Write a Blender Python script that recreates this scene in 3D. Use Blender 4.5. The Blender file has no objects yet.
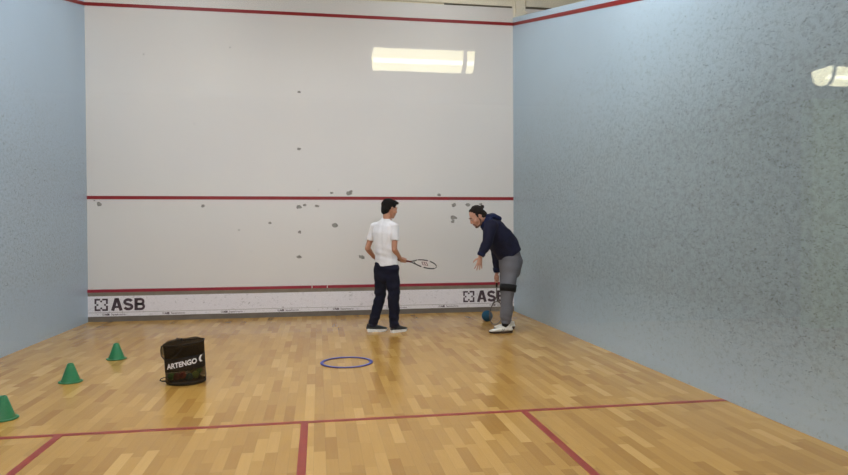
import bpy, bmesh, math, random
from mathutils import Vector, Matrix, noise
random.seed(7)
V = Vector
PI = math.pi
sc = bpy.context.scene
COL = sc.collection

# ------------------------------------------------------------------ camera
CAM = V((3.3035, -9.98, 1.3429))
CR = V((0.98680217, -0.16185636, -0.00489943))
CU = V((0.00726209, 0.01400891, 0.9998755))
CF = V((0.16176757, 0.98671489, -0.01499944))
FOC = 643.33

def ray(px, py):
    return CF + CR * ((px - 424) / FOC) - CU * ((py - 237.5) / FOC)

def at(px, py, Y):
    """world point that stands at depth Y and shows at this spot of the photo"""
    d = ray(px, py)
    return CAM + d * ((Y - CAM.y) / d.y)

def onfloor(px, py):
    d = ray(px, py)
    return CAM + d * (-CAM.z / d.z)

cd = bpy.data.cameras.new('camera')
cam = bpy.data.objects.new('camera', cd)
COL.objects.link(cam)
m = Matrix.Identity(4)
for i in range(3):
    m[i][0], m[i][1], m[i][2], m[i][3] = CR[i], CU[i], -CF[i], CAM[i]
cam.matrix_world = m
cd.sensor_width = 36
cd.lens = FOC / 848 * 36
cd.clip_start = 0.02
sc.camera = cam

# ------------------------------------------------------------------ materials
def lin(c):
    return tuple(((x / 255) / 12.92 if x / 255 <= .04045 else ((x / 255 + .055) / 1.055) ** 2.4) for x in c) + (1,)

class NT:
    def __init__(s, name):
        s.m = bpy.data.materials.new(name)
        s.m.use_nodes = True
        s.t = s.m.node_tree
        s.b = s.t.nodes['Principled BSDF']
        s.out = s.t.nodes['Material Output']
    def n(s, ty, **k):
        nd = s.t.nodes.new(ty)
        for a, v in k.items():
            setattr(nd, a, v)
        return nd
    def l(s, a, b):
        s.t.links.new(a, b)
    def math(s, op, a, b=0.0, c=None, clamp=False):
        nd = s.n('ShaderNodeMath', operation=op)
        nd.use_clamp = clamp
        for i, v in enumerate((a, b, c)):
            if v is None: continue
            if isinstance(v, (int, float)): nd.inputs[i].default_value = v
            else: s.l(v, nd.inputs[i])
        return nd.outputs[0]
    def mix(s, f, a, b, mode='MIX'):
        nd = s.n('ShaderNodeMix', data_type='RGBA', blend_type=mode)
        for i, v in ((0, f), (6, a), (7, b)):
            if isinstance(v, (int, float, tuple)): nd.inputs[i].default_value = v
            else: s.l(v, nd.inputs[i])
        return nd.outputs[2]
    def noise(s, vec, scale, detail=3, rough=.5, dist=0.0):
        nd = s.n('ShaderNodeTexNoise')
        s.l(vec, nd.inputs['Vector'])
        nd.inputs['Scale'].default_value = scale
        nd.inputs['Detail'].default_value = detail
        nd.inputs['Roughness'].default_value = rough
        nd.inputs['Distortion'].default_value = dist
        return nd.outputs['Fac']
    def obj(s):
        return s.n('ShaderNodeTexCoord').outputs['Object']
    def mapping(s, vec, scale=(1, 1, 1), rot=(0, 0, 0)):
        nd = s.n('ShaderNodeMapping')
        s.l(vec, nd.inputs['Vector'])
        nd.inputs['Scale'].default_value = scale
        nd.inputs['Rotation'].default_value = rot
        return nd.outputs[0]
    def rng(s, v, a, b, c=0.0, d=1.0):
        nd = s.n('ShaderNodeMapRange')
        s.l(v, nd.inputs[0])
        for i, x in enumerate((a, b, c, d)): nd.inputs[i + 1].default_value = x
        return nd.outputs[0]

def mat(name, col, rough=.5, spec=.5, vary=.08, vscale=20, metal=0.0, sheen=0.0, bump=0.0, bscale=80):
    """simple procedural material: a colour gently varied by noise"""
    t = NT(name)
    o = t.obj()
    f = t.rng(t.noise(o, vscale, 4), .3, .7)
    c = lin(col)
    lo = tuple(x * (1 - vary) for x in c[:3]) + (1,)
    hi = tuple(min(1, x * (1 + vary)) for x in c[:3]) + (1,)
    t.l(t.mix(f, lo, hi), t.b.inputs['Base Color'])
    t.b.inputs['Roughness'].default_value = rough
    t.b.inputs['Specular IOR Level'].default_value = spec
    t.b.inputs['Metallic'].default_value = metal
    if sheen: t.b.inputs['Sheen Weight'].default_value = sheen
    if bump:
        bp = t.n('ShaderNodeBump')
        bp.inputs['Strength'].default_value = bump
        bp.inputs['Distance'].default_value = .004
        t.l(t.noise(o, bscale, 3), bp.inputs['Height'])
        t.l(bp.outputs[0], t.b.inputs['Normal'])
    return t.m

def emis(name, col, strength):
    t = NT(name)
    e = t.n('ShaderNodeEmission')
    e.inputs[0].default_value = lin(col)
    e.inputs[1].default_value = strength
    t.l(e.outputs[0], t.out.inputs[0])
    return t.m

def wood_floor():
    t = NT('oak_strip_floor')
    o = t.obj()
    sp = t.n('ShaderNodeSeparateXYZ'); t.l(o, sp.inputs[0])
    x, y = sp.outputs[0], sp.outputs[1]
    W, Ln = .071, .40
    xr = t.math('DIVIDE', x, W)
    row = t.math('FLOOR', xr)
    wn = t.n('ShaderNodeTexWhiteNoise', noise_dimensions='1D'); t.l(row, wn.inputs['W'])
    yr = t.math('ADD', t.math('DIVIDE', y, Ln), t.math('MULTIPLY', wn.outputs[0], 7.3))
    cell = t.math('FLOOR', yr)
    cb = t.n('ShaderNodeCombineXYZ'); t.l(row, cb.inputs[0]); t.l(cell, cb.inputs[1])
    wc = t.n('ShaderNodeTexWhiteNoise', noise_dimensions='3D'); t.l(cb.outputs[0], wc.inputs['Vector'])
    cr = t.n('ShaderNodeValToRGB')
    t.l(wc.outputs[0], cr.inputs[0])
    e = cr.color_ramp.elements
    e[0].position, e[0].color = 0, lin(FLOORC[0])
    e[1].position, e[1].color = 1, lin(FLOORC[4])
    for p, c in ((.2, FLOORC[1]), (.55, FLOORC[2]), (.85, FLOORC[3])):
        k = e.new(p); k.color = lin(c)
    # grain along the strip
    ad = t.n('ShaderNodeVectorMath', operation='ADD'); t.l(o, ad.inputs[0]); t.l(wc.outputs[1], ad.inputs[1])
    g = t.noise(t.mapping(ad.outputs[0], (70, 4, 1)), 1, 3, .5, 0)
    col = t.mix(t.rng(g, .3, .75), cr.outputs[0], (.62, .55, .45, 1), 'MULTIPLY')
    col2 = t.mix(.2, cr.outputs[0], col)
    # joints
    fx = t.math('FRACT', xr); fy = t.math('FRACT', yr)
    ex = t.math('LESS_THAN', t.math('ABSOLUTE', t.math('SUBTRACT', fx, .5)), .487)
    ey = t.math('LESS_THAN', t.math('ABSOLUTE', t.math('SUBTRACT', fy, .5)), .498)
    j = t.math('SUBTRACT', 1.0, t.math('MULTIPLY', ex, ey))
    col3 = t.mix(t.math('MULTIPLY', j, .3), col2, (.10, .06, .03, 1))
    # worn, dulled traffic patches
    w = t.rng(t.noise(o, .9, 3), .35, .7)
    col4 = t.mix(t.math('MULTIPLY', w, .18), col3, lin((190, 150, 86)))
    t.l(col4, t.b.inputs['Base Color'])
    t.l(t.rng(t.noise(o, 3, 4), .3, .7, .19, .25), t.b.inputs['Roughness'])
    t.b.inputs['Specular IOR Level'].default_value = .45
    return t.m

def side_wall(name, base, dirt, amount, back):
    """painted plaster, scuffed by ball marks: most of them at playing height and away from the front"""
    t = NT(name)
    o = t.obj()
    sp = t.n('ShaderNodeSeparateXYZ'); t.l(o, sp.inputs[0])
    y, z = sp.outputs[1], sp.outputs[2]
    hz = t.math('MULTIPLY', t.rng(z, .1, .8, .35, 1.0), t.rng(z, 4.1, 2.1))
    hy = t.rng(y, 0, -6.5, .92, 1.35)
    dens = t.math('MULTIPLY', hz, hy)
    n1 = t.noise(t.mapping(o, (1, 1, 1.3)), 24, 5, .7, .2)
    thr = t.math('SUBTRACT', .64, t.math('MULTIPLY', dens, .17))
    d1 = t.math('MULTIPLY', t.math('SUBTRACT', n1, thr), 4.5, clamp=True)
    n2 = t.noise(t.mapping(o, (1, 1, 2.2), (.5, 0, 0)), 26, 2, .5, 1.6)
    thr2 = t.math('SUBTRACT', .71, t.math('MULTIPLY', dens, .09))
    d2 = t.math('MULTIPLY', t.math('SUBTRACT', n2, thr2), 14, clamp=True)
    n0 = t.rng(t.noise(o, .8, 3), .3, .7)
    b = t.mix(n0, lin(base), tuple(x * .93 for x in lin(base)[:3]) + (1,))
    # ground-in grime at playing height
    b = t.mix(t.math('MULTIPLY', dens, back), b, lin(dirt))
    c1 = t.mix(t.math('MULTIPLY', d1, amount), b, lin(tuple(x * .8 for x in dirt)))
    c2 = t.mix(t.math('MULTIPLY', d2, amount * 1.3, clamp=True), c1, lin(tuple(x * .6 for x in dirt)))
    t.l(c2, t.b.inputs['Base Color'])
    t.b.inputs['Roughness'].default_value = .34
    t.b.inputs['Specular IOR Level'].default_value = .5
    bp = t.n('ShaderNodeBump'); bp.inputs['Strength'].default_value = .12; bp.inputs['Distance'].default_value = .003
    t.l(t.noise(o, 45, 3), bp.inputs['Height']); t.l(bp.outputs[0], t.b.inputs['Normal'])
    return t.m

def front_wall_mat():
    t = NT('front_wall_paint')
    o = t.obj()
    n0 = t.rng(t.noise(o, .7, 3), .3, .7)
    b = t.mix(n0, lin((219, 217, 214)), lin((224, 221, 216)))
    n2 = t.noise(o, 26, 2, .5, .4)
    d = t.math('MULTIPLY', t.math('SUBTRACT', n2, .715), 12, clamp=True)
    c = t.mix(t.math('MULTIPLY', d, .45), b, lin((140, 134, 128)))
    t.l(c, t.b.inputs['Base Color'])
    t.b.inputs['Roughness'].default_value = .32
    return t.m

def board_mat():
    t = NT('speckled_white_board')
    o = t.obj()
    n2 = t.noise(o, 30, 3, .6, .8)
    d = t.math('MULTIPLY', t.math('SUBTRACT', n2, .60), 10, clamp=True)
    c = t.mix(t.math('MULTIPLY', d, .5), lin((232, 229, 234)), lin((105, 98, 100)))
    t.l(c, t.b.inputs['Base Color'])
    t.b.inputs['Roughness'].default_value = .45
    return t.m

def glass_mat():
    t = NT('clear_court_glass')
    geo = t.n('ShaderNodeNewGeometry')
    # same reflectance on both faces of the pane
    ior = t.math('ADD', 1.5, t.math('MULTIPLY', geo.outputs['Backfacing'], 1 / 1.5 - 1.5))
    fr = t.n('ShaderNodeFresnel'); t.l(ior, fr.inputs[0])
    tr = t.n('ShaderNodeBsdfTransparent'); tr.inputs[0].default_value = (.985, .99, .985, 1)
    gl = t.n('ShaderNodeBsdfGlossy'); gl.inputs['Roughness'].default_value = 0.0
    gl.inputs[0].default_value = (1, 1, 1, 1)
    mx = t.n('ShaderNodeMixShader')
    t.l(fr.outputs[0], mx.inputs[0]); t.l(tr.outputs[0], mx.inputs[1]); t.l(gl.outputs[0], mx.inputs[2])
    t.l(mx.outputs[0], t.out.inputs[0])
    return t.m

def netting(name, col, opacity):
    t = NT(name)
    o = t.obj()
    f = t.rng(t.noise(o, 60, 3), .3, .7, max(0, opacity - .08), min(1, opacity + .08))
    d = t.n('ShaderNodeBsdfDiffuse'); d.inputs[0].default_value = lin(col)
    tr = t.n('ShaderNodeBsdfTransparent')
    mx = t.n('ShaderNodeMixShader')
    t.l(f, mx.inputs[0]); t.l(tr.outputs[0], mx.inputs[1]); t.l(d.outputs[0], mx.inputs[2])
    t.l(mx.outputs[0], t.out.inputs[0])
    return t.m

FLOORC = [(166, 121, 54), (179, 135, 65), (189, 145, 72), (198, 154, 80), (211, 169, 97)]
M = {}
M['floor'] = wood_floor()
M['left'] = side_wall('scuffed_blue_plaster_left', (186, 212, 236), (152, 168, 180), .55, .5)
M['right'] = side_wall('scuffed_blue_plaster_right', (190, 216, 236), (134, 148, 150), .5, .62)
M['front'] = front_wall_mat()
M['board'] = board_mat()
M['glass'] = glass_mat()
M['red'] = mat('red_line_paint', (140, 22, 27), .4, .4, .08, 6)
M['tinred'] = mat('tin_red_paint', (150, 32, 52), .4, .4, .1, 5)
M['floor_red'] = mat('floor_line_paint', (148, 46, 42), .4, .4, .12, 12)
M['strip'] = mat('grey_timber_strip', (138, 132, 120), .5, .4, .1, 8)
M['skirt'] = mat('dark_grey_skirting', (112, 104, 94), .5, .4, .12, 8)
M['logo'] = mat('dark_plum_lettering', (72, 56, 66), .5, .4, .1, 40)
M['mark'] = mat('scraped_plaster', (146, 143, 137), .8, .2, .3, 30)
M['beige'] = mat('cream_hall_paint', (236, 230, 210), .6, .3, .04, 3)
M['white'] = mat('white_hall_paint', (226, 224, 216), .6, .3, .03, 2)
M['gap'] = mat('painted_gap_shade', (104, 98, 86), .8, .1, .1, 10)  # dark colour stands in for the shade under the overhang
M['hall'] = mat('grey_hall_paint', (92, 92, 92), .7, .2, .05, 2)
M['greenp'] = mat('pale_green_panel', (150, 178, 110), .6, .3, .06, 3)
M['tube'] = emis('lit_lamp_cover', (255, 247, 205), 5.5)
M['bright'] = emis('fill_batten_cover', (250, 250, 255), 36)  # emission of the added fill battens only
M['tube2'] = emis('lit_lamp_tube', (255, 250, 225), 9)
M['court'] = emis('lit_court_diffuser', (250, 252, 255), 36)
M['metalw'] = mat('white_enamel', (215, 215, 210), .4, .5, .03, 10)
M['steel'] = mat('brushed_steel', (170, 170, 172), .3, .5, .05, 30, metal=1.0)
M['cone'] = mat('green_plastic', (20, 118, 74), .42, .5, .07, 25)
M['hoop'] = mat('blue_plastic', (52, 68, 150), .4, .5, .12, 8)
M['ball'] = mat('teal_foam', (6, 72, 102), .75, .3, .1, 30, bump=.3, bscale=200)
M['skin'] = mat('skin', (188, 138, 112), .5, .4, .06, 30)
M['skin2'] = mat('skin_light', (196, 148, 126), .5, .4, .06, 30)
M['hair'] = mat('black_hair', (13, 11, 10), .75, .12, .3, 60, bump=.5, bscale=160)
M['hair2'] = mat('dark_brown_hair', (26, 18, 15), .7, .15, .3, 60, bump=.5, bscale=160)
M['beard'] = mat('short_beard', (108, 78, 64), .8, .2, .2, 120)
M['tee'] = mat('white_cotton', (226, 226, 230), .85, .2, .03, 25, bump=.25, bscale=30)
M['teeseam'] = mat('grey_print', (140, 140, 150), .8, .2, .1, 40)
M['navy'] = mat('navy_fabric', (16, 18, 38), .85, .15, .2, 14, bump=.4, bscale=24)
M['hood'] = mat('navy_hoodie_fabric', (22, 24, 46), .85, .15, .15, 18, bump=.4, bscale=24)
M['hoodb'] = mat('brighter_blue_fabric', (18, 28, 62), .85, .15, .12, 18, bump=.4, bscale=24)
M['sweat'] = mat('grey_marl_fabric', (104, 104, 110), .9, .15, .08, 90, bump=.35, bscale=22)
M['black'] = mat('black_fabric', (18, 17, 18), .8, .2, .2, 40, bump=.3, bscale=90)
M['shoeg'] = mat('charcoal_knit', (52, 54, 54), .8, .2, .15, 80)
M['white_r'] = mat('white_rubber', (240, 240, 238), .5, .4, .03, 30)
M['white_s'] = mat('white_leather', (228, 226, 216), .5, .4, .04, 30)
M['dark_r'] = mat('dark_rubber', (58, 46, 40), .6, .3, .1, 30)
M['lime'] = mat('lime_trim', (190, 205, 90), .6, .3, .1, 30)
M['eye'] = mat('eye_white', (176, 164, 158), .2, .5, .02, 30)
M['iris'] = mat('dark_iris', (30, 20, 16), .2, .5, .1, 60)
M['lip'] = mat('lip', (158, 96, 88), .5, .4, .05, 60)
M['frame'] = mat('black_racket_frame', (40, 38, 40), .3, .5, .15, 30)
M['frame2'] = mat('grey_racket_frame', (92, 84, 78), .35, .5, .15, 30)
M['framew'] = mat('white_racket_frame', (225, 220, 220), .3, .5, .03, 30)
M['grip'] = mat('red_brown_grip', (112, 44, 36), .7, .2, .1, 60)
M['gripb'] = mat('black_grip', (34, 28, 28), .7, .2, .1, 60)
M['orange'] = mat('orange_racket_accent', (186, 104, 50), .4, .4, .06, 40)
M['string'] = mat('racket_string', (205, 198, 192), .5, .4, .05, 60)
M['stencil'] = netting('red_string_stencil', (178, 60, 60), .5)
M['net'] = netting('black_bag_mesh', (30, 26, 21), .62)
M['netl'] = netting('thin_black_bag_mesh', (28, 25, 22), .44)
M['bagtext'] = mat('white_bag_print', (232, 232, 235), .6, .3, .03, 40)

# ------------------------------------------------------------------ mesh helpers
def link_mesh(name, me, mats, parent=None, smooth=False, loc=None):
    o = bpy.data.objects.new(name, me)
    COL.objects.link(o)
    for mm in (mats if isinstance(mats, (list, tuple)) else [mats]):
        me.materials.append(mm)
    if smooth:
        for p in me.polygons: p.use_smooth = True
    if parent: o.parent = parent
    if loc is not None: o.location = loc
    return o

def obj(name, bm, mats, parent=None, smooth=False):
    me = bpy.data.meshes.new(name)
    bmesh.ops.recalc_face_normals(bm, faces=bm.faces)
    bm.to_mesh(me); bm.free()
    return link_mesh(name, me, mats, parent, smooth)

def empty(name, loc=(0, 0, 0), rz=0.0):
    o = bpy.data.objects.new(name, None)
    o.empty_display_size = .1
    COL.objects.link(o)
    o.location = loc; o.rotation_euler = (0, 0, rz)
    return o

def tag(o, label=None, cat=None, group=None, kind=None):
    if label: o['label'] = label
    if cat: o['category'] = cat
    if group: o['group'] = group
    if kind: o['kind'] = kind
    return o

def box(bm, lo, hi, mi=0):
    vs = [bm.verts.new((x, y, z)) for x in (lo[0], hi[0]) for y in (lo[1], hi[1]) for z in (lo[2], hi[2])]
    for f in ((0, 1, 3, 2), (4, 6, 7, 5), (0, 4, 5, 1), (2, 3, 7, 6), (0, 2, 6, 4), (1, 5, 7, 3)):
        bm.faces.new([vs[i] for i in f]).material_index = mi

def prism(bm, pts, off):
    """closed polygon swept by the vector off"""
    a = [bm.verts.new(p) for p in pts]
    b = [bm.verts.new(V(p) + V(off)) for p in pts]
    bm.faces.new(a); bm.faces.new(b[::-1])
    n = len(pts)
    for i in range(n):
        bm.faces.new((a[i], b[i], b[(i + 1) % n], a[(i + 1) % n]))

def tube(bm, pts, rad, ref=None, flat=(False, False), N=18, mi=0):
    """sweep with an elliptical section: rad = r or (along ref, across) for every point"""
    pts = [V(p) for p in pts]
    n = len(pts)
    rad = [(r, r) if isinstance(r, (int, float)) else r for r in rad]
    rings = []
    def frame(t):
        rf = V(ref) if ref is not None else (V((0, 0, 1)) if abs(t.z) < .9 else V((1, 0, 0)))
        s = rf - t * rf.dot(t)
        if s.length < 1e-4: s = V((0, 1, 0)) - t * t.y
        s.normalize()
        return s, t.cross(s)
    T = []
    for i in range(n):
        t = (pts[min(n - 1, i + 1)] - pts[max(0, i - 1)]).normalized()
        T.append(t)
    S0 = [frame(T[0])[0]]
    for i in range(1, n):
        if ref is not None: S0.append(frame(T[i])[0])
        else:
            q = S0[-1] - T[i] * S0[-1].dot(T[i])
            S0.append(q.normalized())
    seq = []
    if not flat[0]:
        for k in (80, 60, 35, 15):
            a = math.radians(k); mr = min(rad[0])
            seq.append((pts[0] - T[0] * mr * math.sin(a), T[0], S0[0], rad[0][0] * math.cos(a), rad[0][1] * math.cos(a)))
    for i in range(n): seq.append((pts[i], T[i], S0[i], rad[i][0], rad[i][1]))
    if not flat[1]:
        for k in (15, 35, 60, 80):
            a = math.radians(k); mr = min(rad[-1])
            seq.append((pts[-1] + T[-1] * mr * math.sin(a), T[-1], S0[-1], rad[-1][0] * math.cos(a), rad[-1][1] * math.cos(a)))
    for p, t, s, a, b in seq:
        u = t.cross(s)
        rings.append([bm.verts.new(p + s * (a * math.cos(2 * PI * k / N)) + u * (b * math.sin(2 * PI * k / N))) for k in range(N)])
    for r0, r1 in zip(rings, rings[1:]):
        for k in range(N):
            bm.faces.new((r0[k], r0[(k + 1) % N], r1[(k + 1) % N], r1[k])).material_index = mi
    bm.faces.new(rings[0][::-1]).material_index = mi
    bm.faces.new(rings[-1]).material_index = mi

def torus(bm, c, X, Y, R, r, N=48, K=8, ry=None):
    """ring in the plane of X, Y; R = (radius along X, radius along Y); r = (in plane, out of plane)"""
    X, Y = V(X).normalized(), V(Y).normalized(); Z = X.cross(Y)
    rings = []
    for i in range(N):
        a = 2 * PI * i / N
        p = V(c) + X * R[0] * math.cos(a) + Y * R[1] * math.sin(a)
        d = (X * math.cos(a) * R[1] + Y * math.sin(a) * R[0]).normalized()
        rings.append([bm.verts.new(p + d * r[0] * math.cos(2 * PI * k / K) + Z * r[1] * math.sin(2 * PI * k / K)) for k in range(K)])
    for i in range(N):
        r0, r1 = rings[i], rings[(i + 1) % N]
        for k in range(K):
            bm.faces.new((r0[k], r0[(k + 1) % K], r1[(k + 1) % K], r1[k]))

def ball(bm, c, r, X=(1, 0, 0), Y=(0, 1, 0), Z=(0, 0, 1), n=(16, 12), mi=0):
    """ellipsoid with radii r along the axes X, Y, Z"""
    if isinstance(r, (int, float)): r = (r, r, r)
    mt = Matrix.Identity(4)
    for i in range(3):
        mt[i][0], mt[i][1], mt[i][2], mt[i][3] = V(X)[i] * r[0], V(Y)[i] * r[1], V(Z)[i] * r[2], V(c)[i]
    ret = bmesh.ops.create_uvsphere(bm, u_segments=n[0], v_segments=n[1], radius=1, matrix=mt)
    for v in ret['verts']:
        for f in v.link_faces: f.material_index = mi

def lathe(bm, prof, c=(0, 0, 0), N=32):
    rings = []
    for r, z in prof:
        rings.append([bm.verts.new((c[0] + r * math.cos(2 * PI * k / N), c[1] + r * math.sin(2 * PI * k / N), c[2] + z)) for k in range(N)])
    for r0, r1 in zip(rings, rings[1:]):
        for k in range(N):
            bm.faces.new((r0[k], r0[(k + 1) % N], r1[(k + 1) % N], r1[k]))
    return rings

def fused(name, bm, mats, parent, voxel=.006, smooth=4, disp=None, taubin=False):
    """melt the overlapping solids of bm into one continuous skin"""
    me = bpy.data.meshes.new(name + '_src')
    bmesh.ops.recalc_face_normals(bm, faces=bm.faces)
    bm.to_mesh(me); bm.free()
    o = bpy.data.objects.new('tmp', me)
    COL.objects.link(o)
    r = o.modifiers.new('r', 'REMESH'); r.mode = 'VOXEL'; r.voxel_size = voxel; r.use_smooth_shade = True
    s = o.modifiers.new('s', 'SMOOTH'); s.factor = .5; s.iterations = smooth
    dg = bpy.context.evaluated_depsgraph_get(); dg.update()
    out = bpy.data.meshes.new_from_object(o.evaluated_get(dg))
    out.name = name
    bpy.data.objects.remove(o); bpy.data.meshes.remove(me)
    if disp:
        nr = [v.normal.copy() for v in out.vertices]
        for v, nn in zip(out.vertices, nr):
            v.co += nn * disp(v.co)
    out.materials.clear()
    return link_mesh(name, out, mats, parent, True)

def text_mesh(s, size, bold=0.0, extrude=0.0, spacing=1.0):
    cu = bpy.data.curves.new('txt', 'FONT')
    cu.body = s; cu.size = size; cu.offset = bold; cu.extrude = extrude; cu.space_character = spacing
    cu.resolution_u = 4
    o = bpy.data.objects.new('tmp', cu); COL.objects.link(o)
    dg = bpy.context.evaluated_depsgraph_get(); dg.update()
    me = bpy.data.meshes.new_from_object(o.evaluated_get(dg))
    bpy.data.objects.remove(o); bpy.data.curves.remove(cu)
    return me

# ------------------------------------------------------------------ the court
bm = bmesh.new(); box(bm, (-7, -18, -.1), (14, .6, 0))
floor = tag(obj('floor', bm, M['floor']), kind='structure')
H = .0015
def floor_line(name, lo, hi):
    bm = bmesh.new(); box(bm, (lo[0], lo[1], 0), (hi[0], hi[1], H)); obj(name, bm, M['floor_red'], floor)
floor_line('short_line', (0, -5.49), (6.4, -5.44))
floor_line('half_court_line', (3.175, -9.75), (3.225, -5.49))
for sx in (0, 1):
    x0, x1 = ((1.6, 1.65), (4.75, 4.8))[sx]
    floor_line('service_box_line', (x0, -7.14), (x1, -5.49))
    floor_line('service_box_line', ((0, 4.8)[sx], -7.14), ((1.6, 6.4)[sx], -7.09))

def side(name, x0, x1, m_, inner, sign):
    """side wall whose top falls towards the back, with its red out line"""
    tz = lambda y, o: 4.57 + o + y * 2.44 / 9.75
    bm = bmesh.new()
    ys = [0, 0 - 9.75]
    prism(bm, [(x0, 0, 0), (x0, -9.75, 0), (x0, -9.75, tz(-9.75, .13)), (x0, 0, tz(0, .13))], (x1 - x0, 0, 0))
    w = tag(obj(name, bm, m_), kind='structure')
    bm = bmesh.new()
    prism(bm, [(inner, 0, tz(0, 0)), (inner, -9.75, tz(-9.75, 0)), (inner, -9.75, tz(-9.75, .05)), (inner, 0, tz(0, .05))], (sign * .003, 0, 0))
    obj('out_line', bm, M['red'], w)
    return w
side('wall_left', -.16, 0, M['left'], 0, 1)
side('wall_right', 6.4, 6.56, M['right'], 6.4, -1)

bm = bmesh.new(); box(bm, (-.16, 0, 0), (6.4, .08, 4.85))
wf = tag(obj('wall_front', bm, M['front']), kind='structure')
for nm, z0, z1 in (('out_line', 4.57, 4.62), ('service_line', 1.78, 1.83)):
    bm = bmesh.new(); box(bm, (0, -.003, z0), (6.4, 0, z1)); obj(nm, bm, M['red'], wf)

# scraped spots on the front wall
marks = [(3.027, 3.415, .03), (3.02, 2.551, .032), (3.512, 1.885, .028), (3.772, 1.878, .05), (3.013, 1.67, .05), (3.284, 1.685, .035), (3.555, 1.393, .05),
         (3.018, 1.289, .035), (3.007, .908, .04), (3.965, .896, .05), (5.183, 1.86, .035), (5.424, 1.702, .045), (5.651, 1.70, .045), (5.86, 1.715, .03),
         (5.415, 1.505, .055), (5.40, 1.44, .035), (5.46, 1.49, .02), (1.611, 1.684, .033), (2.581, 1.428, .03), (2.126, 1.324, .016), (.164, 1.712, .045), (.10, 1.76, .014),
         (3.10, 1.70, .03), (3.80, 1.91, .03), (2.02, 4.05, .014), (4.1, 1.2, .012), (3.31, 1.93, .012), (1.2, .9, .01), (2.3, 1.0, .01), (4.7, 2.3, .01), (1.5, 2.9, .012), (.8, 3.9, .012)]
bm = bmesh.new()
rnd = random.Random(3)
for x, z, r in marks:
    for j in range(3 if r > .025 else 1):
        cx, cz = x + rnd.uniform(-.45, .45) * r * (j > 0), z + rnd.uniform(-.35, .35) * r * (j > 0)
        rr = r * (1.0 if j == 0 else .65)
        pts = []
        for k in range(9):
            a = 2 * PI * k / 9; q = rr * rnd.uniform(.6, 1.1)
            pts.append((cx + q * math.cos(a) * 1.05, -.0006 - .0003 * j, cz + q * math.sin(a) * .72))
        prism(bm, pts, (0, .0012 + .0003 * j, 0))
obj('scrape_marks', bm, M['mark'], wf)

# the tin: red top strip, timber strip, printed boards, skirting
bm = bmesh.new(); box(bm, (0, -.03, .428), (6.4, 0, .47))
tin = tag(obj('trim_1', bm, M['tinred']), kind='structure')
bm = bmesh.new()
for x in (3.2, 3.43): box(bm, (x - .006, -.032, .43), (x + .006, -.03, .468))
obj('joint_tape', bm, M['metalw'], tin)
bm = bmesh.new(); prism(bm, [(0, -.028, .428), (0, -.014, .372), (0, 0, .372), (0, 0, .428)], (6.4, 0, 0))
obj('timber_strip', bm, M['strip'], tin)
bm = bmesh.new()
for x0, x1 in ((0, 3.198), (3.202, 6.4)): box(bm, (x0, -.018, .136), (x1, 0, .372))
bd = obj('tin_board', bm, M['board'], tin)
bm = bmesh.new(); box(bm, (0, -.019, .131), (6.4, 0, .136)); obj('board_joint', bm, M['strip'], tin)
bm = bmesh.new(); box(bm, (0, -.02, .076), (6.4, 0, .131)); lb = obj('lower_board', bm, M['board'], tin)
bm = bmesh.new(); box(bm, (0, -.012, 0), (6.4, 0, .076)); tag(obj('baseboard_front', bm, M['skirt']), kind='structure')

PIX = ['1110111', '1001001', '1000001', '0100010', '1000001', '1001001', '1110111']
def sign(x, z, h, ybase, small=False):
    """pixel square emblem followed by lettering, standing on a board"""
    bm = bmesh.new()
    c = h / 7
    for r, row in enumerate(PIX):
        for k, ch in enumerate(row):
            if ch == '1':
                box(bm, (x + k * c * 1.02, ybase - .0015, z + (6 - r) * c), (x + (k + 1) * c * 1.02 + .0002, ybase, z + (7 - r) * c + .0002))
    obj('emblem', bm, M['logo'], tin)
    tx = x + (h * 1.3 if small else .222)
    if small:
        for s, b, dx in (('ASB', .002, 0), ('Squashcourts', .0003, h * 3.2)):
            me = text_mesh(s, h * 1.42, b)
            me.transform(Matrix.Translation((tx + dx, ybase - .0015, z)) @ Matrix.Rotation(PI / 2, 4, 'X'))
            link_mesh('lettering', me, M['logo'], tin)
    else:
        bm = bmesh.new()
        w = .034
        def rib(pts, closed=False):
            n = len(pts); L_, R_ = [], []
            for i, (px, pz) in enumerate(pts):
                a, b = pts[max(0, i - 1)], pts[min(n - 1, i + 1)]
                dx, dz = b[0] - a[0], b[1] - a[1]; q = math.hypot(dx, dz)
                L_.append((tx + px * 1.1 - dz / q * w / 2, z + pz + dx / q * w / 2)); R_.append((tx + px * 1.1 + dz / q * w / 2, z + pz - dx / q * w / 2))
            for i in range(n - 1):
                prism(bm, [(*(L_[i][:1]), ybase - .0015, L_[i][1]), (L_[i + 1][0], ybase - .0015, L_[i + 1][1]), (R_[i + 1][0], ybase - .0015, R_[i + 1][1]), (R_[i][0], ybase - .0015, R_[i][1])], (0, .0015, 0))
        arc = lambda cx, cz, rx, rz, a0, a1, k=10: [(cx + rx * math.cos(math.radians(a0 + (a1 - a0) * i / k)), cz + rz * math.sin(math.radians(a0 + (a1 - a0) * i / k))) for i in range(k + 1)]
        # A
        w = .044; rib([(.021, 0), (.068, h)]); rib([(.080, h), (.127, 0)]); rib([(.06, h - .015), (.088, h - .015)]); w = .030; rib([(.036, .054), (.112, .054)])
        # S
        w = .040
        rib(arc(.217, h - .053, .044, .034, 15, 262) + arc(.217, .053, .046, .034, 80, -165, 10))
        # B
        w = .046; rib([(.315, 0), (.315, h)]); w = .035
        for z0, z1, xx in ((h / 2 + .002, h - .017, .372), (.017, h / 2 + .002, .378)):
            rz = (z1 - z0) / 2
            rib([(.315, z0)] + arc(xx, z0 + rz, .034, rz, -90, 90) + [(.315, z1)])
        obj('lettering', bm, M['logo'], tin)
sign(.092, .158, .178, -.018)
sign(5.563, .158, .178, -.018)
for k in range(8): sign(.20 + k * .828, .092, .026, -.02, True)

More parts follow.
